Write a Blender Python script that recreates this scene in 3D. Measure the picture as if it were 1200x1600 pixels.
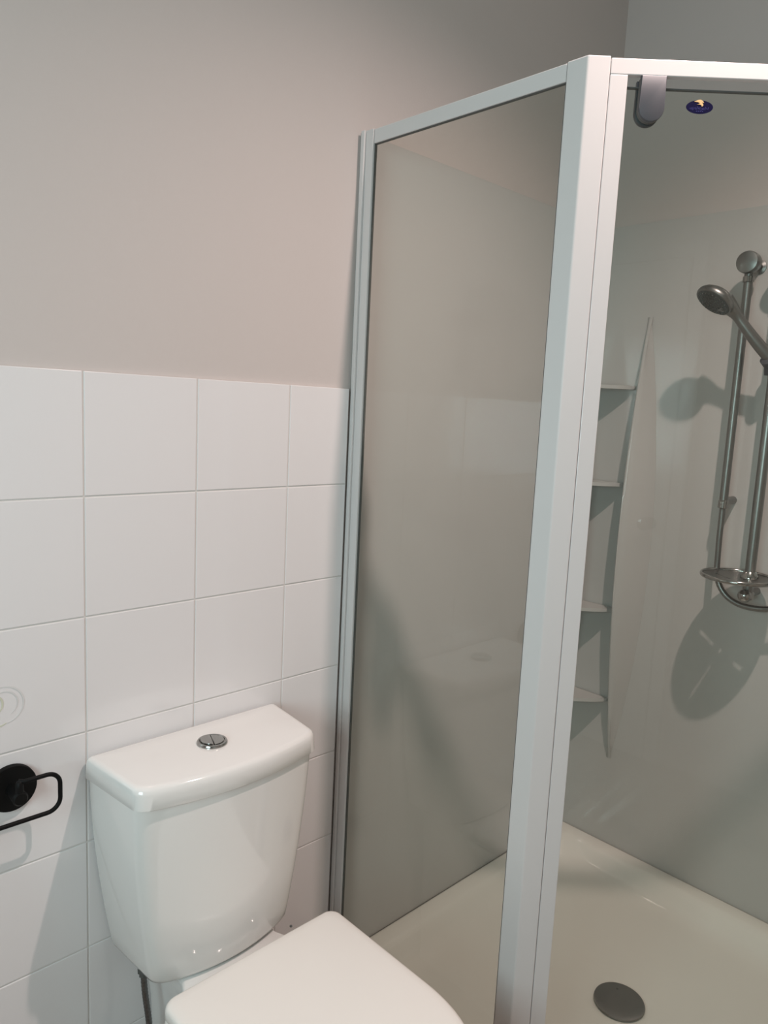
import bpy, bmesh, math, random
from mathutils import Vector, Matrix
for o in list(bpy.data.objects): bpy.data.objects.remove(o)
S = bpy.context.scene
COL = S.collection
PI = math.pi
# ------------------------------------------------------------------ camera
cam_d = bpy.data.cameras.new('camera'); cam = bpy.data.objects.new('camera', cam_d); COL.objects.link(cam)
R0 = (0.7220427799814187, -0.690204642286824, 0.0476631476344338)
R1 = (-0.06315574929654072, -0.13436028711288994, -0.9889179261079932)
R2 = (0.6889597776412619, 0.7110308467377904, -0.1406042665776679)
cam.matrix_world = Matrix(((R0[0], -R1[0], -R2[0], -0.47226933), (R0[1], -R1[1], -R2[1], -1.17655282),
                           (R0[2], -R1[2], -R2[2], 1.41725408), (0, 0, 0, 1)))
cam_d.sensor_fit = 'VERTICAL'; cam_d.sensor_height = 36; cam_d.lens = 1158.85 * 36 / 1600
cam_d.clip_start = 0.02
S.camera = cam
# ------------------------------------------------------------------ light, exposure
S.view_settings.view_transform = 'Standard'; S.view_settings.look = 'None'
S.view_settings.gamma = 1; S.view_settings.use_curve_mapping = False
S.view_settings.exposure = 0.15
LAMP = (0.600, -0.970, 2.665)
wd = bpy.data.worlds.new('world'); S.world = wd; wd.use_nodes = True
wd.node_tree.nodes['Background'].inputs[0].default_value = (0.62, 0.78, 0.86, 1)
wd.node_tree.nodes['Background'].inputs[1].default_value = 1.0
sp = bpy.data.lights.new('downlight_lamp', 'SPOT'); sp.energy = 82; sp.color = (1.0, 0.80, 0.755)
sp.spot_size = math.radians(138); sp.spot_blend = 1.0; sp.shadow_soft_size = 0.020
so = bpy.data.objects.new('downlight_lamp', sp); COL.objects.link(so); so.location = LAMP
wl = bpy.data.lights.new('window_daylight', 'AREA'); wl.shape = 'RECTANGLE'; wl.size = 0.78; wl.size_y = 0.88
wl.energy = 20; wl.color = (0.70, 0.91, 0.95)
wo = bpy.data.objects.new('window_daylight', wl); COL.objects.link(wo)
wo.location = (-1.36, -1.0, 1.5); wo.rotation_euler = (0, -PI / 2, 0)

# ------------------------------------------------------------------ materials
def pm(name, col, rough=0.4, metal=0.0, coat=0.0, spec=0.5, noise=None, bump=None):
    m = bpy.data.materials.new(name); m.use_nodes = True
    nt = m.node_tree; b = nt.nodes['Principled BSDF']
    b.inputs['Base Color'].default_value = (*col, 1); b.inputs['Roughness'].default_value = rough
    b.inputs['Metallic'].default_value = metal; b.inputs['Coat Weight'].default_value = coat
    b.inputs['Coat Roughness'].default_value = 0.03; b.inputs['Specular IOR Level'].default_value = spec
    tc = nt.nodes.new('ShaderNodeTexCoord')
    if noise:
        sc, amt = noise
        n = nt.nodes.new('ShaderNodeTexNoise'); n.inputs['Scale'].default_value = sc; n.inputs['Detail'].default_value = 4
        r = nt.nodes.new('ShaderNodeMix'); r.data_type = 'RGBA'
        r.inputs[6].default_value = tuple(c * (1 - amt) for c in col) + (1,)
        r.inputs[7].default_value = tuple(min(1, c * (1 + amt)) for c in col) + (1,)
        nt.links.new(tc.outputs['Object'], n.inputs['Vector']); nt.links.new(n.outputs['Fac'], r.inputs[0])
        nt.links.new(r.outputs[2], b.inputs['Base Color'])
    if bump:
        sc, st = bump
        n2 = nt.nodes.new('ShaderNodeTexNoise'); n2.inputs['Scale'].default_value = sc; n2.inputs['Detail'].default_value = 3
        bp = nt.nodes.new('ShaderNodeBump'); bp.inputs['Strength'].default_value = st; bp.inputs['Distance'].default_value = 0.002
        nt.links.new(tc.outputs['Object'], n2.inputs['Vector']); nt.links.new(n2.outputs['Fac'], bp.inputs['Height'])
        nt.links.new(bp.outputs['Normal'], b.inputs['Normal'])
    return m
M = {}
M['paint'] = pm('wall_paint', (0.61, 0.55, 0.52), 0.62, noise=(3, 0.012), bump=(180, 0.12), spec=0.35)
M['ceil'] = pm('ceiling_paint', (0.75, 0.73, 0.70), 0.8, noise=(2, 0.01))
M['tile'] = pm('white_glazed_tile', (0.82, 0.79, 0.785), 0.12, coat=0.3, noise=(2.5, 0.012), bump=(9, 0.05))
M['grout'] = pm('grout', (0.70, 0.67, 0.64), 0.8, noise=(60, 0.05))
M['liner'] = pm('shower_liner_acrylic', (0.53, 0.515, 0.495), 0.13, coat=0.1, noise=(2, 0.01), bump=(4, 0.06))
M['tray'] = pm('shower_tray_acrylic', (0.83, 0.785, 0.72), 0.14, coat=0.5, noise=(5, 0.02))
M['porc'] = pm('white_porcelain', (0.84, 0.82, 0.79), 0.09, coat=0.4, noise=(3, 0.006))
M['seat'] = pm('white_seat_plastic', (0.86, 0.82, 0.77), 0.25, noise=(3, 0.006))
M['alu'] = pm('white_powder_coated_aluminium', (0.67, 0.64, 0.625), 0.32, noise=(4, 0.008))
M['seal'] = pm('grey_rubber_seal', (0.10, 0.10, 0.095), 0.6, noise=(30, 0.05))
M['chrome'] = pm('chrome', (0.40, 0.395, 0.38), 0.16, 1.0, noise=(8, 0.03))
M['chrome_dull'] = pm('dull_chrome', (0.28, 0.28, 0.27), 0.36, 1.0, noise=(40, 0.06))
M['clip'] = pm('satin_grey_metal', (0.075, 0.078, 0.088), 0.42, 0.1, noise=(12, 0.03))
M['nozzle'] = pm('nozzle_rubber', (0.09, 0.095, 0.09), 0.55, noise=(30, 0.05))
M['black'] = pm('matt_black_metal', (0.003, 0.003, 0.003), 0.55, spec=0.2, noise=(20, 0.1))
M['blue'] = pm('sticker_blue', (0.001, 0.001, 0.028), 0.5, spec=0.12, noise=(40, 0.05))
M['gold'] = pm('sticker_gold', (0.60, 0.42, 0.20), 0.5, spec=0.2, noise=(40, 0.05))
M['pale'] = pm('sticker_pale_print', (0.06, 0.06, 0.20), 0.5, spec=0.12, noise=(40, 0.05))
M['motif_g'] = pm('tile_print_yellow_green', (0.68, 0.68, 0.55), 0.25, noise=(60, 0.1))
M['motif_s'] = pm('tile_print_grey', (0.745, 0.73, 0.715), 0.25, noise=(60, 0.03))
M['floor'] = pm('floor_vinyl', (0.34, 0.27, 0.22), 0.4, noise=(12, 0.08))
M['door'] = pm('door_paint', (0.72, 0.70, 0.67), 0.45, noise=(2, 0.01))
M['lens'] = pm('downlight_reflector', (0.7, 0.7, 0.7), 0.3, 0.8, noise=(5, 0.02))

def glass_mat(name, tint, k):
    m = bpy.data.materials.new(name); m.use_nodes = True; nt = m.node_tree; nt.nodes.clear()
    out = nt.nodes.new('ShaderNodeOutputMaterial'); mix = nt.nodes.new('ShaderNodeMixShader')
    tr = nt.nodes.new('ShaderNodeBsdfTransparent'); gl = nt.nodes.new('ShaderNodeBsdfGlossy')
    gl.inputs['Roughness'].default_value = 0.012; gl.inputs['Color'].default_value = (0.95, 0.97, 0.96, 1)
    tr.inputs['Color'].default_value = (*tint, 1)
    fr = nt.nodes.new('ShaderNodeFresnel'); fr.inputs['IOR'].default_value = 1.5
    ge = nt.nodes.new('ShaderNodeNewGeometry')
    inv = nt.nodes.new('ShaderNodeMath'); inv.operation = 'SUBTRACT'; inv.inputs[0].default_value = 1.0
    mu = nt.nodes.new('ShaderNodeMath'); mu.operation = 'MULTIPLY'
    mk = nt.nodes.new('ShaderNodeMath'); mk.operation = 'MULTIPLY'; mk.inputs[1].default_value = k; mk.use_clamp = True
    nt.links.new(ge.outputs['Backfacing'], inv.inputs[1]); nt.links.new(fr.outputs[0], mu.inputs[0])
    nt.links.new(inv.outputs[0], mu.inputs[1]); nt.links.new(mu.outputs[0], mk.inputs[0])
    nt.links.new(mk.outputs[0], mix.inputs[0]); nt.links.new(tr.outputs[0], mix.inputs[1])
    nt.links.new(gl.outputs[0], mix.inputs[2]); nt.links.new(mix.outputs[0], out.inputs[0])
    return m
M['glass'] = glass_mat('tinted_safety_glass', (0.932, 0.946, 0.925), 1.0)   # per face; two faces per pane
M['wglass'] = glass_mat('window_glass', (0.98, 0.99, 0.99), 1.6)

# ------------------------------------------------------------------ helpers
def obj(name, bm, mat, parent=None, smooth=None):
    bmesh.ops.recalc_face_normals(bm, faces=bm.faces)
    me = bpy.data.meshes.new(name); bm.to_mesh(me); bm.free()
    for m in (mat if isinstance(mat, list) else [mat]): me.materials.append(m)
    o = bpy.data.objects.new(name, me); COL.objects.link(o)
    if smooth is not None:
        me.polygons.foreach_set('use_smooth', [True] * len(me.polygons))
        me.set_sharp_from_angle(angle=math.radians(smooth))
    if parent is not None:
        o.parent = parent; o.matrix_parent_inverse = Matrix.Translation(parent.location).inverted()
    return o
def empty(name, loc):
    o = bpy.data.objects.new(name, None); o.location = loc; o.empty_display_size = 0.05; COL.objects.link(o); return o
def tag(o, label=None, cat=None, group=None, kind=None):
    if label: o['label'] = label
    if cat: o['category'] = cat
    if group: o['group'] = group
    if kind: o['kind'] = kind
    return o
def add_box(bm, lo, hi, bev=0.0, seg=2, mat=0):
    r = bmesh.ops.create_cube(bm, size=1.0); vs = r['verts']
    for v in vs:
        v.co = Vector([lo[i] + (v.co[i] + 0.5) * (hi[i] - lo[i]) for i in range(3)])
    if bev > 0:
        es = list({e for v in vs for e in v.link_edges})
        bmesh.ops.bevel(bm, geom=es, offset=bev, segments=seg, profile=0.5, affect='EDGES')
    return bm
def box(lo, hi, bev=0.0, seg=2):
    return add_box(bmesh.new(), lo, hi, bev, seg)
def add_prism(bm, pts, z0, z1, bev=0.0, seg=2):
    lo = [bm.verts.new((x, y, z0)) for x, y in pts]; hi = [bm.verts.new((x, y, z1)) for x, y in pts]
    n = len(pts); fs = [bm.faces.new(lo[::-1]), bm.faces.new(hi)]
    for i in range(n): fs.append(bm.faces.new((lo[i], lo[(i + 1) % n], hi[(i + 1) % n], hi[i])))
    if bev > 0:
        es = list({e for f in fs for e in f.edges})
        bmesh.ops.bevel(bm, geom=es, offset=bev, segments=seg, profile=0.5, affect='EDGES')
    return bm
def frame_from(d):
    d = Vector(d).normalized(); up = Vector((0, 0, 1)) if abs(d.z) < 0.9 else Vector((0, 1, 0))
    u = d.cross(up).normalized(); return d, u, d.cross(u).normalized()
def add_loops(bm, loops, cap0=True, cap1=True):
    L = [[bm.verts.new(p) for p in lp] for lp in loops]; n = len(L[0])
    for a, b in zip(L, L[1:]):
        for i in range(n): bm.faces.new((a[i], a[(i + 1) % n], b[(i + 1) % n], b[i]))
    if cap0: bm.faces.new(L[0][::-1])
    if cap1: bm.faces.new(L[-1])
    return bm
def add_tube(bm, pts, r, n=14, cap=True):
    pts = [Vector(p) for p in pts]; rs = r if isinstance(r, (list, tuple)) else [r] * len(pts)
    tang = []
    for i in range(len(pts)):
        a = pts[max(0, i - 1)]; b = pts[min(len(pts) - 1, i + 1)]; tang.append((b - a).normalized())
    _, u, v = frame_from(tang[0]); loops = []
    for i, p in enumerate(pts):
        u = (u - tang[i] * u.dot(tang[i])).normalized(); v = tang[i].cross(u)
        loops.append([p + rs[i] * (math.cos(2 * PI * k / n) * u + math.sin(2 * PI * k / n) * v) for k in range(n)])
    return add_loops(bm, loops, cap, cap)
def add_lathe(bm, origin, axis, prof, n=32, cap0=True, cap1=True):   # prof: (radius, distance along axis)
    o = Vector(origin); d, u, v = frame_from(axis)
    return add_loops(bm, [[o + d * h + r * (math.cos(2 * PI * k / n) * u + math.sin(2 * PI * k / n) * v) for k in range(n)] for r, h in prof], cap0, cap1)
def bez(p0, p1, p2, p3, n=16):
    p0, p1, p2, p3 = map(Vector, (p0, p1, p2, p3)); out = []
    for i in range(n + 1):
        t = i / n; out.append(p0 * (1 - t) ** 3 + 3 * p1 * t * (1 - t) ** 2 + 3 * p2 * t * t * (1 - t) + p3 * t ** 3)
    return out
def round_poly(pts, rad, n=6):
    out = []; N = len(pts)
    for i in range(N):
        p = Vector(pts[i]); a = Vector(pts[i - 1]); b = Vector(pts[(i + 1) % N])
        r = rad[i] if isinstance(rad, (list, tuple)) else rad
        d1 = (a - p).normalized(); d2 = (b - p).normalized()
        ang = d1.angle(d2); t = r / math.tan(ang / 2)
        c = p + (d1 + d2).normalized() * (r / math.sin(ang / 2))
        s = p + d1 * t; e = p + d2 * t
        a0 = math.atan2(s.y - c.y, s.x - c.x); a1 = math.atan2(e.y - c.y, e.x - c.x)
        da = (a1 - a0 + PI) % (2 * PI) - PI
        for k in range(n + 1):
            q = a0 + da * k / n; out.append((c.x + r * math.cos(q), c.y + r * math.sin(q)))
    return out

# ------------------------------------------------------------------ room
XL, XR, YF, H = -1.30, 1.5165, -2.35, 2.68
o = obj('floor', box((XL - .1, YF - .1, -.08), (XR + .1, .1, 0)), M['floor']); tag(o, kind='structure')
# ceiling with a round cut-out for the recessed downlight
bm = bmesh.new()
n = 32; ring = []
for k in range(n):
    a = 2 * PI * k / n
    ring.append((LAMP[0] + .045 * math.cos(a), LAMP[1] + .045 * math.sin(a)))
def sq(a):
    c, s = math.cos(a), math.sin(a); m_ = max(abs(c), abs(s)); return (LAMP[0] + .3 * c / m_, LAMP[1] + .3 * s / m_)
inn = [bm.verts.new((x, y, H)) for x, y in ring]; mid = [bm.verts.new((*sq(2 * PI * k / n), H)) for k in range(n)]
up = [bm.verts.new((x, y, H + .09)) for x, y in ring]
for k in range(n):
    j = (k + 1) % n
    bm.faces.new((inn[k], inn[j], mid[j], mid[k])); bm.faces.new((inn[k], up[k], up[j], inn[j]))
bm.faces.new(up)
x0, x1, y0, y1 = LAMP[0] - .3, LAMP[0] + .3, LAMP[1] - .3, LAMP[1] + .3
X0, X1, Y0, Y1 = XL - .1, XR + .1, YF - .1, .1
for r in [((X0, Y0), (X1, y0)), ((X0, y1), (X1, Y1)), ((X0, y0), (x0, y1)), ((x1, y0), (X1, y1))]:
    (a, b), (c, d) = r
    bm.faces.new([bm.verts.new(p) for p in ((a, b, H), (c, b, H), (c, d, H), (a, d, H))])
add_box(bm, (X0, Y0, H + .092), (X1, Y1, H + .15))
o = obj('ceiling', bm, M['ceil']); tag(o, kind='structure')
wall_back = obj('wall_back', box((XL - .1, .007, 0), (XR + .1, .12, H)), M['paint']); tag(wall_back, kind='structure')
o = obj('wall_right', box((XR + .007, YF, 0), (XR + .12, .1, H)), M['paint']); tag(o, kind='structure')
# left wall with a window opening
bm = bmesh.new()
wy0, wy1, wz0, wz1 = -1.45, -0.55, 1.0, 2.0
for lo, hi in [((XL - .1, YF, 0), (XL, .1, wz0)), ((XL - .1, YF, wz1), (XL, .1, H)), ((XL - .1, YF, wz0), (XL, wy0, wz1)), ((XL - .1, wy1, wz0), (XL, .1, wz1))]:
    add_box(bm, lo, hi)
wall_left = obj('wall_left', bm, M['paint']); tag(wall_left, kind='structure')
bm = bmesh.new()
for lo, hi in [((XL - .06, wy0, wz0), (XL - .02, wy1, wz0 + .05)), ((XL - .06, wy0, wz1 - .05), (XL - .02, wy1, wz1)),
               ((XL - .06, wy0, wz0 + .05), (XL - .02, wy0 + .05, wz1 - .05)), ((XL - .06, wy1 - .05, wz0 + .05), (XL - .02, wy1, wz1 - .05))]:
    add_box(bm, lo, hi, .004)
wn = obj('window_1', bm, M['alu']); tag(wn, kind='structure')
obj('window_glass', box((XL - .043, wy0 + .05, wz0 + .05), (XL - .038, wy1 - .05, wz1 - .05)), M['wglass'], wn)
# front wall (behind the camera) with a door
o = obj('wall_front', box((XL - .1, YF - .1, 0), (XR + .1, YF, H)), M['paint']); tag(o, kind='structure')
dr = obj('door_1', box((-.9, YF, .005), (-.08, YF + .035, 2.04), .003), M['door']); tag(dr, kind='structure')
bm = bmesh.new()
for lo, hi in [((-.96, YF, 0), (-.905, YF + .03, 2.1)), ((-.075, YF, 0), (-.02, YF + .03, 2.1)), ((-.905, YF, 2.045), (-.075, YF + .03, 2.1))]: add_box(bm, lo, hi, .003)
o = obj('trim_1', bm, M['alu']); tag(o, kind='structure')
bm = bmesh.new(); add_lathe(bm, (-.14, YF + .035, 1.0), (0, 1, 0), [(.026, 0), (.026, .008), (.01, .01), (.01, .04), (.024, .045), (.028, .06), (.022, .075), (.008, .078)], 20)
obj('door_handle', bm, M['chrome'], dr, 40)

# tiles on the back wall (part of the wall)
random.seed(4)
ROW = 0.1983; TOP = 1.45; g = 0.00135; XS = 0.5515
bm = bmesh.new()
xs_ = [XL] + [-1.2 + .2 * i for i in range(9)] + [XS]
for j in range(8):
    zt = TOP - ROW * j; zb = max(0.0, zt - ROW)
    for a, b in zip(xs_, xs_[1:]):
        lo = (a + g, -.0004 + random.uniform(-.0002, .0002), zb + g); hi = (b - g, .0068, zt - (g if j else 0))
        add_box(bm, lo, hi, .0011, 2)
obj('wall_tiles', bm, M['tile'], wall_back)
obj('grout_bed', box((XL, .0012, 0), (XS, .0069, TOP - .0008)), M['grout'], wall_back)
# printed motif on the decorated tile at the left border
def ribbon(pts, w, t=.00035, y=-.0006):
    bm = bmesh.new(); P = [Vector((p[0], 0, p[1])) for p in pts]; L = []
    for i, p in enumerate(P):
        d = (P[min(i + 1, len(P) - 1)] - P[max(i - 1, 0)]).normalized(); nn = Vector((-d.z, 0, d.x)) * w * (0.35 + 0.65 * math.sin(PI * (i + .5) / len(P)))
        L.append([(p + nn) + Vector((0, y, 0)), (p - nn) + Vector((0, y, 0)), (p - nn) + Vector((0, y - t, 0)), (p + nn) + Vector((0, y - t, 0))])
    return add_loops(bm, L)
cx, cz = -.128, .934
arc = lambda r, a0, a1, ox=0, oz=0, sx=1: [(cx + ox + sx * r * math.cos(math.radians(a0 + (a1 - a0) * i / 24)), cz + oz + r * math.sin(math.radians(a0 + (a1 - a0) * i / 24))) for i in range(25)]
obj('tile_print', ribbon(arc(.030, 140, -80), .0011), M['motif_s'], wall_back)
obj('tile_print', ribbon(arc(.020, 180, -60, .001, .002), .0009), M['motif_s'], wall_back)
obj('tile_print', ribbon(arc(.014, 200, -90, -.012, .003, .8), .0016), M['motif_g'], wall_back)
obj('tile_print', ribbon(arc(.032, -150, -60, -.012, -.001), .0015), M['motif_g'], wall_back)

# ------------------------------------------------------------------ shower liner: glossy panels on both walls
LT = 1.9535; TZ = 0.135
def liner_bm():
    bm = bmesh.new()
    pts = [(.5600, .0065), (.5600, 0), (XR - .012, 0)]
    for k in range(1, 7):
        a = PI / 2 * k / 6; pts.append((XR - .012 + .012 * math.sin(a), -.012 + .012 * math.cos(a)))
    pts += [(XR, -.955), (XR + .0065, -.955), (XR + .0065, .0065)]
    return add_prism(bm, pts, TZ - .004, LT)
ln = obj('shower_wall_liner', liner_bm(), M['liner'], None, 50)
tag(ln, 'plain glossy off-white lining panels on the two walls inside the shower', 'shower lining')

# ------------------------------------------------------------------ shower tray (neo-angle)
tray = empty('shower_tray', (1.1, -.45, 0))
tag(tray, 'cream shower tray with raised rim and round waste, under the glass enclosure', 'shower tray')
PO = [(.548, -.001), (.548, -.512), (1.004, -.968), (XR - .001, -.968), (XR - .001, -.001)]
def off(pts, d):
    out = []; N = len(pts)
    for i in range(N):
        p = Vector(pts[i]); a = Vector(pts[i - 1]); b = Vector(pts[(i + 1) % N])
        e1 = (p - a).normalized(); e2 = (b - p).normalized()
        n1 = Vector((-e1.y, e1.x)); n2 = Vector((-e2.y, e2.x))
        m_ = (n1 + n2); m_ = m_ / (1 + n1.dot(n2)); out.append(p + m_ * d)
    return out
DR = Vector((1.036, -.482)); loops = []
for d, r, z in [(0, .004, 0), (0, .004, .128), (.003, .005, .1335), (.009, .008, TZ), (.040, .035, .134), (.047, .045, .131), (.056, .06, .122),
                (.070, .08, .102), (.088, .10, .087), (.11, .11, .0815), (.14, .12, .079)]:
    loops.append([(x, y, z) for x, y in round_poly(off(PO, d), r, 8)])
base = [Vector((x, y)) for x, y, z in loops[-1]]
for s, z in [(.75, .0775), (.5, .076), (.3, .0745), (.2, .0735)]:
    loops.append([(*(DR + (b - DR) * s), z) for b in base])
loops.append([(*(DR + (b - DR).normalized() * .045), .0725) for b in base])
loops.append([(*(DR + (b - DR).normalized() * .036), .066) for b in base])
obj('basin', add_loops(bmesh.new(), loops), M['tray'], tray, 50)
bm = bmesh.new(); add_lathe(bm, (DR.x, DR.y, .0665), (0, 0, 1), [(.034, 0), (.0555, .008), (.0575, .0105), (.0565, .0135), (.050, .0155), (.02, .0165), (.004, .0167)], 40)
wst = obj('waste_cover', bm, M['chrome_dull'], tray, 40); wst['label'] = 'round chrome waste cover'
bm = bmesh.new(); add_lathe(bm, (DR.x + .026, DR.y + .020, .0822), (0, 0, 1), [(.003, 0), (.003, .0008)], 10)
obj('waste_hole', bm, M['nozzle'], wst)

# ------------------------------------------------------------------ shower screen (side panel, corner post, diagonal door, far panel)
scr = empty('shower_screen', (.9, -.5, TZ))
tag(scr, 'white framed glass shower screen with a corner post and diagonal door, right of the toilet', 'shower screen')
FT = 1.953; FB = TZ
mir = lambda p: (XR + p[1], p[0] - XR)
def prism_part(name, pts, z0, z1, mat, bev=.0012, parent=scr):
    return obj(name, add_prism(bmesh.new(), pts, z0, z1, bev), mat, parent)
rect = lambda a, b, c, d: [(a, b), (c, b), (c, d), (a, d)]
D = Vector((.70711, -.70711)); N = Vector((.70711, .70711)); A = Vector((.561, -.504))   # diagonal line through the corner
dg = lambda t, s: tuple(A + D * t + N * s)
LD = .641
def diag(t0, t1, s0, s1): return [dg(t0, s0), dg(t1, s0), dg(t1, s1), dg(t0, s1)]
def both(name, pts, z0, z1, mat, bev=.0012):
    prism_part(name, pts, z0, z1, mat, bev)
    return prism_part(name, [mir(p) for p in pts], z0, z1, mat, bev)
both('wall_channel', rect(.5540, -.0105, .5735, -.0006), FB, FT + .0015, M['alu'])
both('jamb', rect(.5585, -.0320, .5715, -.0107), FB, FT + .001, M['alu'])
both('top_rail', rect(.5605, -.4670, .5715, -.0325), FT - .0265, FT, M['alu'])
both('bottom_rail', rect(.5605, -.4670, .5715, -.0325), FB, FB + .03, M['alu'])
post = [(.5605, -.4675), (.5605, -.504), dg(.0345, 0), dg(.0345, .036), (.5955, -.4675)]
both('corner_post', post, FB, FT + .0022, M['alu'], .002)
both('seal', rect(.5630, -.0338, .5685, -.0322), FB + .03, FT - .0265, M['seal'], 0)
both('seal', rect(.5630, -.4672, .5685, -.0345), FT - .0280, FT - .0266, M['seal'], 0)
both('seal', rect(.5630, -.4672, .5685, -.4655), FB + .03, FT - .0290, M['seal'], 0)
def box_part(name, pts, z0, z1, mat): return both(name, pts, z0, z1, mat, 0)
box_part('glass_pane', rect(.5633, -.4655, .5683, -.0345), FB + .031, FT - .0292, M['glass'])
prism_part('top_rail', diag(.0355, LD - .0355, .0015, .0126), FT - .023, FT, M['alu'])
prism_part('bottom_rail', diag(.0355, LD - .0355, .0015, .0126), FB, FB + .028, M['alu'])
for a, b in ((.0352, .0620), (LD - .0620, LD - .0352)):
    prism_part('door_jamb', diag(a, b, .0010, .0126), FB + .0285, FT - .0235, M['alu'])
door = obj('glass_door', add_prism(bmesh.new(), diag(.0580, LD - .0580, .0130, .0185), FB + .034, 1.9165), M['glass'], scr)
door['label'] = 'tinted glass door'
bm = bmesh.new(); add_prism(bm, diag(.0622, LD - .0622, .0128, .0187), 1.9155, 1.9175)
obj('glass_edge', bm, M['seal'], door)
# pivot clip at the top corner of the door
def plate(t0, t1, zt, zb, s0, s1, n=14):
    """upright plate in the diagonal plane, square top and round bottom"""
    r = (t1 - t0) / 2; c = (t0 + t1) / 2; pr = [(t0, zt), (t1, zt)]
    for k in range(n + 1):
        a = -PI * k / n; pr.append((c + r * math.cos(a), zb + r + r * math.sin(a)))
    bm = bmesh.new()
    P = lambda t, z, s: (*dg(t, s), z)
    add_loops(bm, [[P(t, z, s0) for t, z in pr], [P(c + (t - c) * 1, z, s1) for t, z in pr]])
    es = [e for e in bm.edges if abs((e.verts[0].co - e.verts[1].co).dot(Vector((N.x, N.y, 0)))) < 1e-5]
    bmesh.ops.bevel(bm, geom=es, offset=.0012, segments=2, profile=.5, affect='EDGES')
    return bm
pc = obj('pivot_clip', plate(.0815, .1195, 1.9285, 1.8635, -.0035, .0055), M['clip'], door, 40)
obj('clip_gasket', plate(.0822, .1188, 1.9265, 1.8640, .0056, .0128), M['seal'], door, 40)
obj('pivot_clip', plate(.0815, .1195, 1.9285, 1.8635, .0187, .0270), M['clip'], door, 40)
obj('pivot_clip', plate(.0815, .1195, FB + .095, FB + .030, -.0035, .0125), M['clip'], door, 40)
bm = bmesh.new()
add_tube(bm, [(*dg(LD - .12, .0130), .98), (*dg(LD - .12, -.018), .98), (*dg(LD - .12, -.022), .99), (*dg(LD - .12, -.022), 1.12), (*dg(LD - .12, -.018), 1.13), (*dg(LD - .12, .0130), 1.13)], .006)
obj('door_handle', bm, M['chrome'], door, 50)
# oval sticker
def oval(tc, zc, a, b, s0, s1, n=36):
    bm = bmesh.new()
    return add_loops(bm, [[(*dg(tc + a * math.cos(2 * PI * k / n), s), zc + b * math.sin(2 * PI * k / n)) for k in range(n)] for s in (s0, s1)])
ST, SZ = .1775, 1.8925
stk = obj('maker_sticker', oval(ST, SZ, .0205, .0098, .0126, .0130), M['blue'], door); stk['label'] = 'small oval blue sticker with gold emblem'
def flat(poly, s0, s1, dt=0, dz=0):
    bm = bmesh.new(); return add_loops(bm, [[(*dg(ST + dt + t, s), SZ + dz + z) for t, z in poly] for s in (s0, s1)])
bm = flat([(-.009, .0075), (-.003, .0103), (.001, .0106), (.0045, .0085), (.0060, .0060), (.0030, .0070), (.0055, .0030), (.0035, .0005), (.0020, .0030), (-.0015, .0038), (-.0045, .0032), (.0002, .0055), (-.0035, .0070)], .0121, .0126)
em = obj('sticker_emblem', bm, M['gold'], door)
bm = bmesh.new()
def stroke(t0, z0, t1, z1, w):
    d = Vector((t1 - t0, z1 - z0)).normalized(); nn = Vector((-d.y, d.x)) * w
    q = [(t0 + nn.x, z0 + nn.y), (t1 + nn.x, z1 + nn.y), (t1 - nn.x, z1 - nn.y), (t0 - nn.x, z0 - nn.y)]
    add_loops(bm, [[(*dg(ST + t, s), SZ + z) for t, z in q] for s in (.0122, .0126)])
x = -.0145; k = 0
while x < .0135:
    h = .0011 + .0005 * ((k * 7) % 3); zc = -.0022 - .0006 * math.sin(k * .9)
    stroke(x, zc - h, x + .0004, zc + h, .00022); stroke(x, zc + (h if k % 2 else -h), x + .0012, zc + (h if k % 2 else -h) * .8, .00022)
    x += .0021; k += 1
for a in (-.005, -.002, .001, .004): stroke(a, -.0062, a + .0018, -.0060, .00035)
obj('sticker_print', bm, M['pale'], door)

# ------------------------------------------------------------------ moulded corner shelves
cs = empty('corner_shelf', (XR, 0, .4))
tag(cs, 'tall moulded white corner shelf unit in the shower corner, behind the white post', 'shelf unit')
ZB, ZT = .400, 1.698; loops = []
NS = 44
for i in range(NS + 1):
    u = i / NS; z = ZB + (ZT - ZB) * u; s = math.sin(PI * u); sp_ = max(s, 0) ** .8
    yo = .150 + .066 * sp_; dd = .0015 + .070 * sp_; yi = .150
    a = [(.0004, yo), (.0004 + dd * .30, yo - (yo - yi) * .22), (dd * .72, yo - (yo - yi) * .62), (dd * .97, yi + .008), (dd, yi + .002), (dd * .96, yi - .001), (dd * .5, yi - .004), (.0004, yi - .007 - .003 * sp_)]
    loops.append([(XR - p, -q, z) for p, q in a])
for fl in (0, 1):
    lp = [[((XR + y, x - XR, z) if fl else (x, y, z)) for x, y, z in L_] for L_ in loops]
    o = obj('moulding', add_loops(bmesh.new(), lp), M['liner'], cs, 60)
for z, r in [(1.508, .128), (1.232, .130), (.862, .134), (.585, .134)]:
    pts = [(XR - .006, -.006), (XR - r, -.006)]
    for k in range(13):
        a = k / 12; p0 = Vector((XR - r, -.010)); p2 = Vector((XR - .010, -r)); pm_ = Vector((XR - .088, -.088))
        q = p0 * (1 - a) ** 2 + pm_ * 2 * a * (1 - a) + p2 * a * a; pts.append((q.x, q.y))
    pts.append((XR - .006, -r))
    obj('shelf', add_prism(bmesh.new(), pts, z - .010, z, .003), M['liner'], cs)

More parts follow.
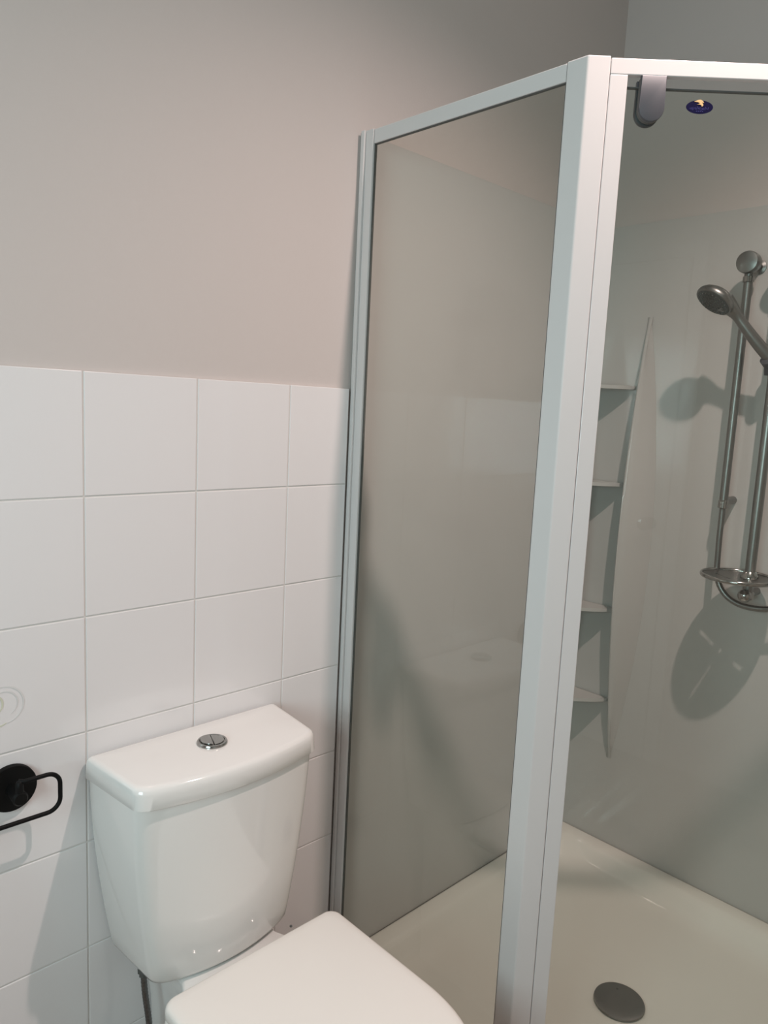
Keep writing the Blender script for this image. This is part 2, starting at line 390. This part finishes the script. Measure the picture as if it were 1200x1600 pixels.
# ------------------------------------------------------------------ shower fittings on the right wall
# slide rail with its brackets
def bracket(name, y, z, parent, xr=1.455):
    bm = bmesh.new()
    add_lathe(bm, (XR - .0003, y, z), (-1, 0, 0), [(.017, 0), (.017, .003), (.0095, .006), (.0085, .044), (.018, .050), (.0240, .054), (.0262, .059), (.0266, .080), (.0250, .085), (.020, .0865), (.004, .089)], 36)
    return obj(name, bm, M['chrome_dull'], parent, 40)
def rail(label, y, zt, zb, r, low):
    t = empty('shower_rail', (XR, y, zb)); tag(t, label, 'shower rail')
    bm = bmesh.new(); add_tube(bm, [(1.455, y, zb), (1.455, y, zt)], r, 24)
    obj('pole', bm, M['chrome_dull'], t, 50)
    bracket('top_bracket', y, zt + .012, t)
    bm = bmesh.new(); add_lathe(bm, (1.455, y, zt - .034), (0, 0, 1), [(r, 0), (r + .0028, .001), (r + .0028, .014), (r, .015)], 24, False, False)
    obj('collar', bm, M['chrome'], t, 40)
    bm = bmesh.new(); add_lathe(bm, (1.455, y, zb - .004), (0, 0, 1), [(r * .7, 0), (r + .002, .002), (r + .002, .02), (r, .022)], 24)
    obj('end_cap', bm, M['chrome'], t, 40)
    bm = bmesh.new(); add_tube(bm, [(XR - .0003, y, low), (1.455, y, low)], .010, 16)
    obj('bottom_bracket', bm, M['chrome_dull'], t, 50)
    return t
YL, YR = -.4265, -.5105
rail('chrome wall rail topped by a round knob, left of the hand shower handle', YL, 1.793, 1.205, .0105, 1.22)
sr = rail('chrome slide rail carrying hand shower and soap dish, at the right edge', YR, 1.793, .985, .0125, .995)
bm = bmesh.new(); add_lathe(bm, (1.443, YR, .995), (-1, -.15, 0), [(.006, 0), (.0145, .003), (.0165, .014), (.013, .024), (.004, .028)], 24)
obj('bottom_knob', bm, M['chrome'], sr, 50)
# soap dish: slotted round dish clamped on the rail
sd = empty('soap_dish', (1.412, -.492, 1.04)); tag(sd, 'round slotted chrome soap dish clamped low on the slide rail', 'soap dish')
cxd, cyd, rd = 1.408, -.500, .0840
bm = bmesh.new()
NA, rings_ = 72, [.0, .012, .02, .03, .04, .05, .06, .07, .08, .088]
def dz(r): return 1.0345 + .010 * (r / rd) ** 3
def slot(r, a):
    for k, c in enumerate((75, 165, 255, 345)):
        d = (a - c + 180) % 360 - 180
        if .022 < r < .062 and abs(math.radians(d)) * r < .0019: return True
    return False
NA = 144; RR = [0.003 + i * .0035 for i in range(24)] + [rd - .003]
V = {}
def vv(i, k, s):
    key = (i, k % NA, s)
    if key not in V:
        a = 2 * PI * (k % NA) / NA; r = RR[i]
        V[key] = bm.verts.new((cxd + r * math.cos(a), cyd + r * math.sin(a), dz(r) + (.0 if s else -.0025)))
    return V[key]
def hole(i, k):
    if i < 0 or i >= len(RR) - 1: return True
    return slot((RR[i] + RR[i + 1]) / 2, 360 * (k + .5) / NA)
for i in range(len(RR) - 1):
    for k in range(NA):
        if hole(i, k): continue
        bm.faces.new((vv(i, k, 1), vv(i + 1, k, 1), vv(i + 1, k + 1, 1), vv(i, k + 1, 1)))
        bm.faces.new((vv(i, k + 1, 0), vv(i + 1, k + 1, 0), vv(i + 1, k, 0), vv(i, k, 0)))
        for (ni, nk, a, b) in ((i, k - 1, (i, k), (i + 1, k)), (i, k + 1, (i + 1, k + 1), (i, k + 1)), (i - 1, k, (i, k + 1), (i, k)), (i + 1, k, (i + 1, k), (i + 1, k + 1))):
            if hole(ni, nk % NA): bm.faces.new((vv(*a, 0), vv(*b, 0), vv(*b, 1), vv(*a, 1)))
obj('plate', bm, M['chrome_dull'], sd, 50)
bm = bmesh.new(); pts = [(cxd + rd * math.cos(2 * PI * k / 64), cyd + rd * math.sin(2 * PI * k / 64), dz(rd) - .001) for k in range(64)]
loops = [[Vector(p) + Vector(((p[0] - cxd) / rd * .0038 * math.cos(a), (p[1] - cyd) / rd * .0038 * math.cos(a), .0075 * math.sin(a) * .7)) for p in pts] for a in [2 * PI * j / 10 for j in range(10)]]
L = [[bm.verts.new(p) for p in lp] for lp in loops]
for j in range(10):
    a, b = L[j], L[(j + 1) % 10]
    for i in range(64): bm.faces.new((a[i], a[(i + 1) % 64], b[(i + 1) % 64], b[i]))
obj('rim', bm, M['chrome'], sd, 60)
bm = bmesh.new(); add_lathe(bm, (1.455, YR, 1.026), (0, 0, 1), [(.0128, 0), (.021, .001), (.022, .008), (.0205, .018), (.0128, .028)], 28)
obj('clamp', bm, M['chrome'], sd, 50)
# hand shower
hs = empty('hand_shower', (1.43, -.50, 1.56)); tag(hs, 'grey chrome hand shower with round nozzle face tilted down to the left', 'hand shower')
HC = Vector((1.338, -.400, 1.703)); SL = Vector((1.428, -.507, 1.575))
ax = (HC - SL).normalized(); nf = (Vector((0, 0, -1)) - ax * Vector((0, 0, -1)).dot(ax)).normalized()
nf = Vector((-.49, .33, -.80)).normalized()
side = nf.cross(ax).normalized(); ax2 = side.cross(nf).normalized()
bm = bmesh.new(); n = 40
def face_loop(r, h, str_=1.0): return [HC + nf * h + r * (math.cos(2 * PI * k / n) * side + math.sin(2 * PI * k / n) * ax2 * str_) for k in range(n)]
add_loops(bm, [face_loop(.010, -.026), face_loop(.028, -.022), face_loop(.040, -.014), face_loop(.0460, -.006), face_loop(.0470, .001), face_loop(.0455, .005), face_loop(.0425, .006)])
hd = obj('head', bm, M['chrome_dull'], hs, 50)
bm = bmesh.new(); add_loops(bm, [face_loop(.042, .0058), face_loop(.0405, .0078), face_loop(.01, .0085)])
fp = obj('nozzle_face', bm, M['nozzle'], hd, 40)
bm = bmesh.new()
for r, m_ in [(.009, 6), (.018, 12), (.027, 18), (.036, 24)]:
    for k in range(m_):
        a = 2 * PI * k / m_; c = HC + nf * .0080 + r * (math.cos(a) * side + math.sin(a) * ax2)
        add_lathe(bm, c, nf, [(.0018, 0), (.0013, .0022)], 6)
o = obj('nozzles', bm, M['chrome_dull'], hd); o['kind'] = 'stuff'
bm = bmesh.new()
P = bez(HC - nf * .012 - ax2 * .020, HC - nf * .012 - ax2 * .062, SL + ax * .085, SL - ax * .022, 18)
add_tube(bm, P, [.0235 - .0115 * min(1, i / 6) + .0030 * max(0, (i - 8) / 10) for i in range(19)], 20)
obj('handle', bm, M['chrome_dull'], hs, 60)
bm = bmesh.new(); add_tube(bm, [SL - ax * .020, SL - ax * .024, SL - ax * .040, SL - ax * .046], [.0155, .0162, .0135, .009], 20)
obj('hose_nut', bm, M['chrome'], hs, 40)
bm = bmesh.new()
add_lathe(bm, (1.455, YR, 1.535), (0, 0, 1), [(.0127, 0), (.021, .001), (.0225, .012), (.0225, .038), (.021, .049), (.0127, .05)], 28)
o = obj('rail_slider', bm, M['clip'], sr, 50)
bm = bmesh.new(); add_lathe(bm, (1.437, YR + .002, 1.562), tuple((SL - Vector((1.437, YR, 1.562))).normalized() - Vector((.4, 0, .1))), [(.010, 0), (.018, .006), (.0185, .020), (.012, .024)], 20)
obj('slider_cradle', bm, M['clip'], sr, 50)
# hose: from the handset over behind the left rail, down and round under the dish
end = SL - ax * .044
hp = [end] + bez(end, end - ax * .07, (1.44, -.66, 1.44), (1.44, -.665, 1.25), 16)[1:]
hp += bez((1.44, -.665, 1.25), (1.44, -.67, 1.02), (1.455, -.61, .962), (1.458, -.515, .962), 18)[1:]
hp += bez((1.458, -.515, .962), (1.458, -.465, .962), (1.458, -.4275, .99), (1.457, -.4275, 1.06), 16)[1:]
hp += [Vector((1.455, YL, 1.13)), Vector((1.455, YL, 1.202))]
bm = bmesh.new()
fine = []
for a, b in zip(hp, hp[1:]):
    m_ = max(1, int((b - a).length / .0035))
    for j in range(m_): fine.append(a.lerp(b, j / m_))
fine.append(hp[-1])
add_tube(bm, fine, [.0078 if i % 2 else .0070 for i in range(len(fine))], 12)
o = obj('shower_hose', bm, M['chrome_dull'], None, 60); tag(o, 'grey metal shower hose rising beside the slide rail after looping below the soap dish', 'hose')
# mixer out of view beside the dish, where the hose ends
mx = empty('shower_mixer', (XR, -.78, 1.08)); tag(mx, 'chrome shower mixer on the right wall beyond the slide rail', 'shower mixer')
bm = bmesh.new(); add_lathe(bm, (XR - .0004, -.78, 1.10), (-1, 0, 0), [(.07, 0), (.07, .004), (.06, .012), (.03, .014), (.03, .05), (.026, .056), (.004, .057)], 36)
obj('body', bm, M['chrome'], mx, 40)
bm = bmesh.new(); add_tube(bm, [(1.49, -.78, 1.06), (1.49, -.78, 1.075), (1.49, -.78, 1.09), (1.49, -.78, 1.10)], .0105, 14)
obj('outlet', bm, M['chrome'], mx, 50)
bm = bmesh.new(); add_tube(bm, [(1.455, -.78, 1.10), (1.43, -.78, 1.115), (1.40, -.78, 1.15)], [.010, .008, .007], 12)
obj('lever', bm, M['chrome'], mx, 50)

# ------------------------------------------------------------------ toilet
TX = .187
toi = empty('toilet', (TX + .005, -.3, 0)); tag(toi, 'white toilet with tapered cistern and closed squarish lid, against the tiled wall', 'toilet')
def dshape(hw, yb, yc, ym, rc, rb=.006, nf_=22, nc=7, cx=TX):
    """plan outline: straight back yb, front corners at yc bulging to ym in the middle; rc front corner radius"""
    pts = []
    # back left -> front left -> front bulge -> front right -> back right
    for k in range(5):
        a = PI / 2 * k / 4; pts.append((cx - hw + rb - rb * math.sin(a), yb - rb + rb * math.cos(a)))
    # bulge arc as parabola, blended at corners
    def fy(x): t = (x - cx) / hw; return ym + (yc - ym) * t * t
    xk = cx - hw + rc; slope = 2 * (yc - ym) * (xk - cx) / hw / hw
    y0 = fy(xk)
    for k in range(nc):
        a = k / nc; p0 = Vector((cx - hw, y0 + rc)); p1 = Vector((cx - hw, y0 - slope * rc * 1.0 + 0)); p1 = Vector((cx - hw, y0 - slope * rc)); p2 = Vector((xk, y0))
        q = p0 * (1 - a) ** 2 + p1 * 2 * a * (1 - a) + p2 * a * a; pts.append((q.x, q.y))
    for k in range(nf_ + 1):
        x = xk + (2 * (hw - rc)) * k / nf_; pts.append((x, fy(x)))
    for k in range(1, nc + 1):
        a = k / nc; X2 = cx + hw; p2 = Vector((X2, y0 + rc)); p1 = Vector((X2, y0 - slope * rc)); p0 = Vector((X2 - rc, y0))
        q = p0 * (1 - a) ** 2 + p1 * 2 * a * (1 - a) + p2 * a * a; pts.append((q.x, q.y))
    for k in range(5):
        a = PI / 2 * k / 4; pts.append((cx + hw - rb + rb * math.cos(a), yb - rb + rb * math.sin(a)))
    return [(cx + (x - cx) * (1 + .085 * (y + .02) / .15), y) for x, y in pts]
def loft(specs): return add_loops(bmesh.new(), [[(x, y, z) for x, y in dshape(*s[1:])] for z, s in [(q[0], q) for q in specs]])
YB = -.006
lerp = lambda a, b, t: a + (b - a) * t
sp_list = [(.440, .128, YB - .004, -.126, -.150, .028), (.441, .138, YB - .002, -.137, -.163, .028), (.446, .144, YB, -.142, -.169, .028), (.456, .1485, YB, -.146, -.174, .028)]
for k in range(1, 13):
    t = k / 12; e = 1 - (1 - t) ** 1.7
    sp_list.append((lerp(.456, .783, t), lerp(.1485, .186, e), YB, lerp(-.146, -.160, t), lerp(-.174, -.189, t), lerp(.028, .026, t)))
cb = obj('cistern', loft(sp_list), M['porc'], toi, 60)
lid = [(.7775, .178, YB, -.152, -.182, .024), (.7770, .189, YB, -.163, -.192, .024), (.7795, .1925, YB + .001, -.166, -.195, .024), (.803, .1910, YB + .001, -.1645, -.1935, .024),
       (.8090, .1900, YB, -.163, -.192, .024), (.8125, .1875, YB - .001, -.1605, -.1895, .024), (.8143, .184, YB - .003, -.157, -.186, .024), (.8149, .179, YB - .006, -.152, -.181, .022),
       (.8150, .12, YB - .03, -.105, -.135, .020), (.8151, .05, YB - .06, -.085, -.100, .012)]
cl = obj('cistern_lid', loft(lid), M['porc'], toi, 60)
bx_, by_, bz_ = .1865, -.0885, .8146
bm = bmesh.new(); add_lathe(bm, (bx_, by_, bz_), (0, 0, 1), [(.0268, 0), (.0270, .0025), (.0255, .0050), (.0225, .0054), (.0212, .0034), (.004, .0030)], 40)
fb = obj('flush_button', bm, M['chrome'], toi, 40); fb['label'] = 'round chrome dual flush button'
def halfdisc(r, y0, sgn, cz, h, n=24):
    c = [(r * math.cos(a), r * math.sin(a)) for a in [PI * k / n for k in range(n + 1)]]
    # split line slightly bowed
    pts = [(x, max(y, 0) + y0) for x, y in c]
    ca, sa = math.cos(math.radians(70)), math.sin(math.radians(70))
    if sgn < 0: pts = [(-x, -y) for x, y in pts]
    pts = [(x * ca - y * sa + bx_, x * sa + y * ca + by_) for x, y in pts]
    return add_prism(bmesh.new(), pts, cz, cz + h, .0009)
obj('small_push', halfdisc(.0195, .0012, 1, bz_ + .0030, .0045), M['chrome'], fb, 40)
obj('large_push', halfdisc(.0195, .0008, -1, bz_ + .0030, .0030), M['chrome'], fb, 40)
# pan
PX = .192
def pan_out(hwr, hw, yb, yf, z, flare=.10, n=20):
    """plan of the bowl: narrow neck at the wall widening to the seat, rounded front"""
    pts = []
    half = []
    for k in range(9):                                      # neck to full width
        t = k / 8; y = lerp(yb, -.30, t); s = max(0, (t - .45) / .55); s = s * s * (3 - 2 * s); half.append((lerp(hwr, hw, s), y))
    half.append((hw, -.38))
    cyf = yf + hw * 1.25
    for k in range(n + 1):
        a = PI / 2 * k / n; half.append((hw * math.cos(a) ** .72 if k < n else 0, min(-.385, cyf) - (min(-.385, cyf) - yf) * math.sin(a) ** .9))
    L_ = [(PX - h, y, z) for h, y in half]; Rr = [(PX + h, y, z) for h, y in half[-2::-1]]
    return L_ + Rr
loops = [pan_out(.080, .095, -.02, -.52, .0), pan_out(.078, .093, -.02, -.52, .03), pan_out(.076, .094, -.012, -.525, .12), pan_out(.076, .105, -.010, -.55, .22),
         pan_out(.080, .132, -.010, -.59, .31), pan_out(.088, .158, -.010, -.618, .37), pan_out(.094, .168, -.010, -.627, .405), pan_out(.096, .170, -.010, -.628, .428),
         pan_out(.0945, .168, -.011, -.626, .4355), pan_out(.090, .163, -.015, -.620, .4392)]
bowl = obj('bowl', add_loops(bmesh.new(), loops), M['porc'], toi, 60)
# seat and lid
def seat_out(hw, yb, yf, rb, d, z, n=9):
    hw -= d; yb -= d; yf += d; rb = max(.004, rb - d * .3); half = []
    for k in range(n + 1):
        a = PI / 2 * k / n; half.append((hw - rb + rb * math.sin(a), yb - rb + rb * math.cos(a)))
    half.append((hw, -.36)); half.append((hw, -.42)); y0 = -.47; half.append((hw, y0))
    for k in range(1, 25):
        a = PI / 2 * k / 24; half.append((hw * math.cos(a) ** .62 if k < 24 else 0, y0 + (yf - y0) * math.sin(a) ** .95))
    return [(PX + h, y, z) for h, y in half] + [(PX - h, y, z) for h, y in half[-2::-1]]
SW, SYB, SYF, SRB = .1735, -.226, -.640, .022
loops = [seat_out(SW, SYB, SYF, SRB, d, z) for d, z in [(.006, .4402), (.001, .4425), (-.001, .452), (.000, .462), (.005, .4665)]]
obj('seat', add_loops(bmesh.new(), loops), M['seat'], toi, 60)
loops = [seat_out(SW, SYB, SYF, SRB, d, z) for d, z in [(.008, .4672), (.003, .4690), (.0, .473), (.0, .484), (.0012, .4885), (.004, .4918), (.008, .4935), (.02, .4945), (.07, .4955), (.12, .4958)]]
obj('seat_lid', add_loops(bmesh.new(), loops), M['seat'], toi, 60)
for s in (-1, 1):
    bm = bmesh.new(); add_lathe(bm, (PX + s * .078, -.213, .4393), (0, 0, 1), [(.013, 0), (.013, .010), (.011, .016), (.004, .018)], 20)
    obj('hinge', bm, M['chrome'], toi, 40)
bm = bmesh.new(); add_lathe(bm, (.316, -.165, .4380), (0, 0, 1), [(.0025, 0), (.0025, .0022), (.001, .003)], 10)
obj('screw_cap', bm, M['seal'], toi)
# ------------------------------------------------------------------ flexible supply pipe and stop valve
fh = empty('water_supply_hose', (.064, -.08, .2)); tag(fh, 'dark braided water hose hanging below the left end of the cistern', 'hose')
bm = bmesh.new(); pth = [(.0635, -.080, .424)] + bez((.0635, -.080, .420), (.065, -.080, .36), (.078, -.082, .33), (.074, -.080, .26), 14) + bez((.074, -.080, .26), (.070, -.078, .18), (.03, -.075, .17), (.012, -.060, .215), 12)[1:]
fine = []
for a, b in zip(pth, pth[1:]):
    a = Vector(a); b = Vector(b); m_ = max(1, int((b - a).length / .003))
    for j in range(m_): fine.append(a.lerp(b, j / m_))
add_tube(bm, fine, [.0056 if i % 2 else .0050 for i in range(len(fine))], 12)
obj('braided_pipe', bm, pm('braided_steel', (.16, .16, .16), .35, .9, noise=(300, .5)), fh, 60)
bm = bmesh.new(); add_lathe(bm, (.0635, -.080, .4195), (0, 0, 1), [(.0075, 0), (.0085, .001), (.0085, .008), (.011, .0085), (.0115, .018), (.0075, .0205)], 6)
obj('nut', bm, M['nozzle'], fh, 30)
sv = empty('stop_valve', (.012, -.04, .25)); tag(sv, 'round grey stop valve on the tiles left of the toilet foot', 'valve')
bm = bmesh.new(); add_lathe(bm, (.012, -.0008, .235), (0, -1, 0), [(.030, 0), (.030, .003), (.024, .010), (.010, .012), (.010, .045), (.012, .047), (.012, .075), (.006, .077)], 28)
obj('body', bm, M['chrome'], sv, 40)
bm = bmesh.new(); add_lathe(bm, (.012, -.060, .246), (0, 0, 1), [(.008, 0), (.008, .018), (.016, .020), (.022, .026), (.022, .038), (.017, .045), (.004, .047)], 24)
obj('handwheel', bm, M['seat'], sv, 40)

# ------------------------------------------------------------------ toilet roll holder
th = empty('toilet_roll_holder', (-.122, 0, .80)); tag(th, 'black wire toilet roll holder with round wall plate on the white tiles', 'toilet roll holder')
pcx, pcz = -.1205, .7985
bm = bmesh.new(); add_lathe(bm, (pcx, -.0006, pcz), (0, -1, 0), [(.0365, 0), (.0375, .001), (.0375, .008), (.0365, .0095), (.012, .0100), (.0105, .0102), (.0105, .040), (.0115, .046), (.009, .050), (.003, .0505)], 48)
obj('wall_plate', bm, M['black'], th, 40)
yw = -.047; r = .0035
P = [Vector((pcx, yw, .8235))]
P = [Vector((pcx - .004, yw, .824 - .020)), Vector((pcx + .006, yw, .8105)), Vector((pcx + .030, yw, .822 - .0005))]
z_t, z_b, xr_, rr = .8245, .7610, -.0612, .020
def arcp(cx, cz, a0, a1, n=8): return [Vector((cx + rr * math.cos(math.radians(a0 + (a1 - a0) * k / n)), yw, cz + rr * math.sin(math.radians(a0 + (a1 - a0) * k / n)))) for k in range(n + 1)]
P = [Vector((pcx, yw + .006, z_t)), Vector((pcx + .006, yw, z_t))] + arcp(xr_ - rr, z_t - rr, 90, 0) + arcp(xr_ - rr, z_b + rr, 0, -90) + [Vector((-.215, yw, z_b)), Vector((-.222, yw, z_b + .002)), Vector((-.226, yw, z_b + .012))]
bm = bmesh.new(); add_tube(bm, P, r, 14)
obj('wire_arm', bm, M['black'], th, 60)
bm = bmesh.new(); add_lathe(bm, (pcx, yw + .003, pcz - .002), (0, 0, 1), [(.006, 0), (.006, .020), (.005, .028), (.003, .0295)], 16)
obj('arm_socket', bm, M['black'], th, 50)

# ------------------------------------------------------------------ recessed downlight (above the frame)
dl = empty('ceiling_downlight', (LAMP[0], LAMP[1], H)); tag(dl, 'recessed round ceiling downlight above the corner post of the shower', 'light')
bm = bmesh.new(); add_lathe(bm, (LAMP[0], LAMP[1], H), (0, 0, -1), [(.0455, .0002), (.058, .0002), (.058, .003), (.050, .005), (.0455, .003)], 40, False, False)
obj('trim_ring', bm, M['alu'], dl, 40)
bm = bmesh.new(); add_lathe(bm, (LAMP[0], LAMP[1], H), (0, 0, 1), [(.0445, .0), (.030, .045), (.012, .06), (.002, .062)], 32, False, True)
obj('reflector', bm, M['lens'], dl, 60)
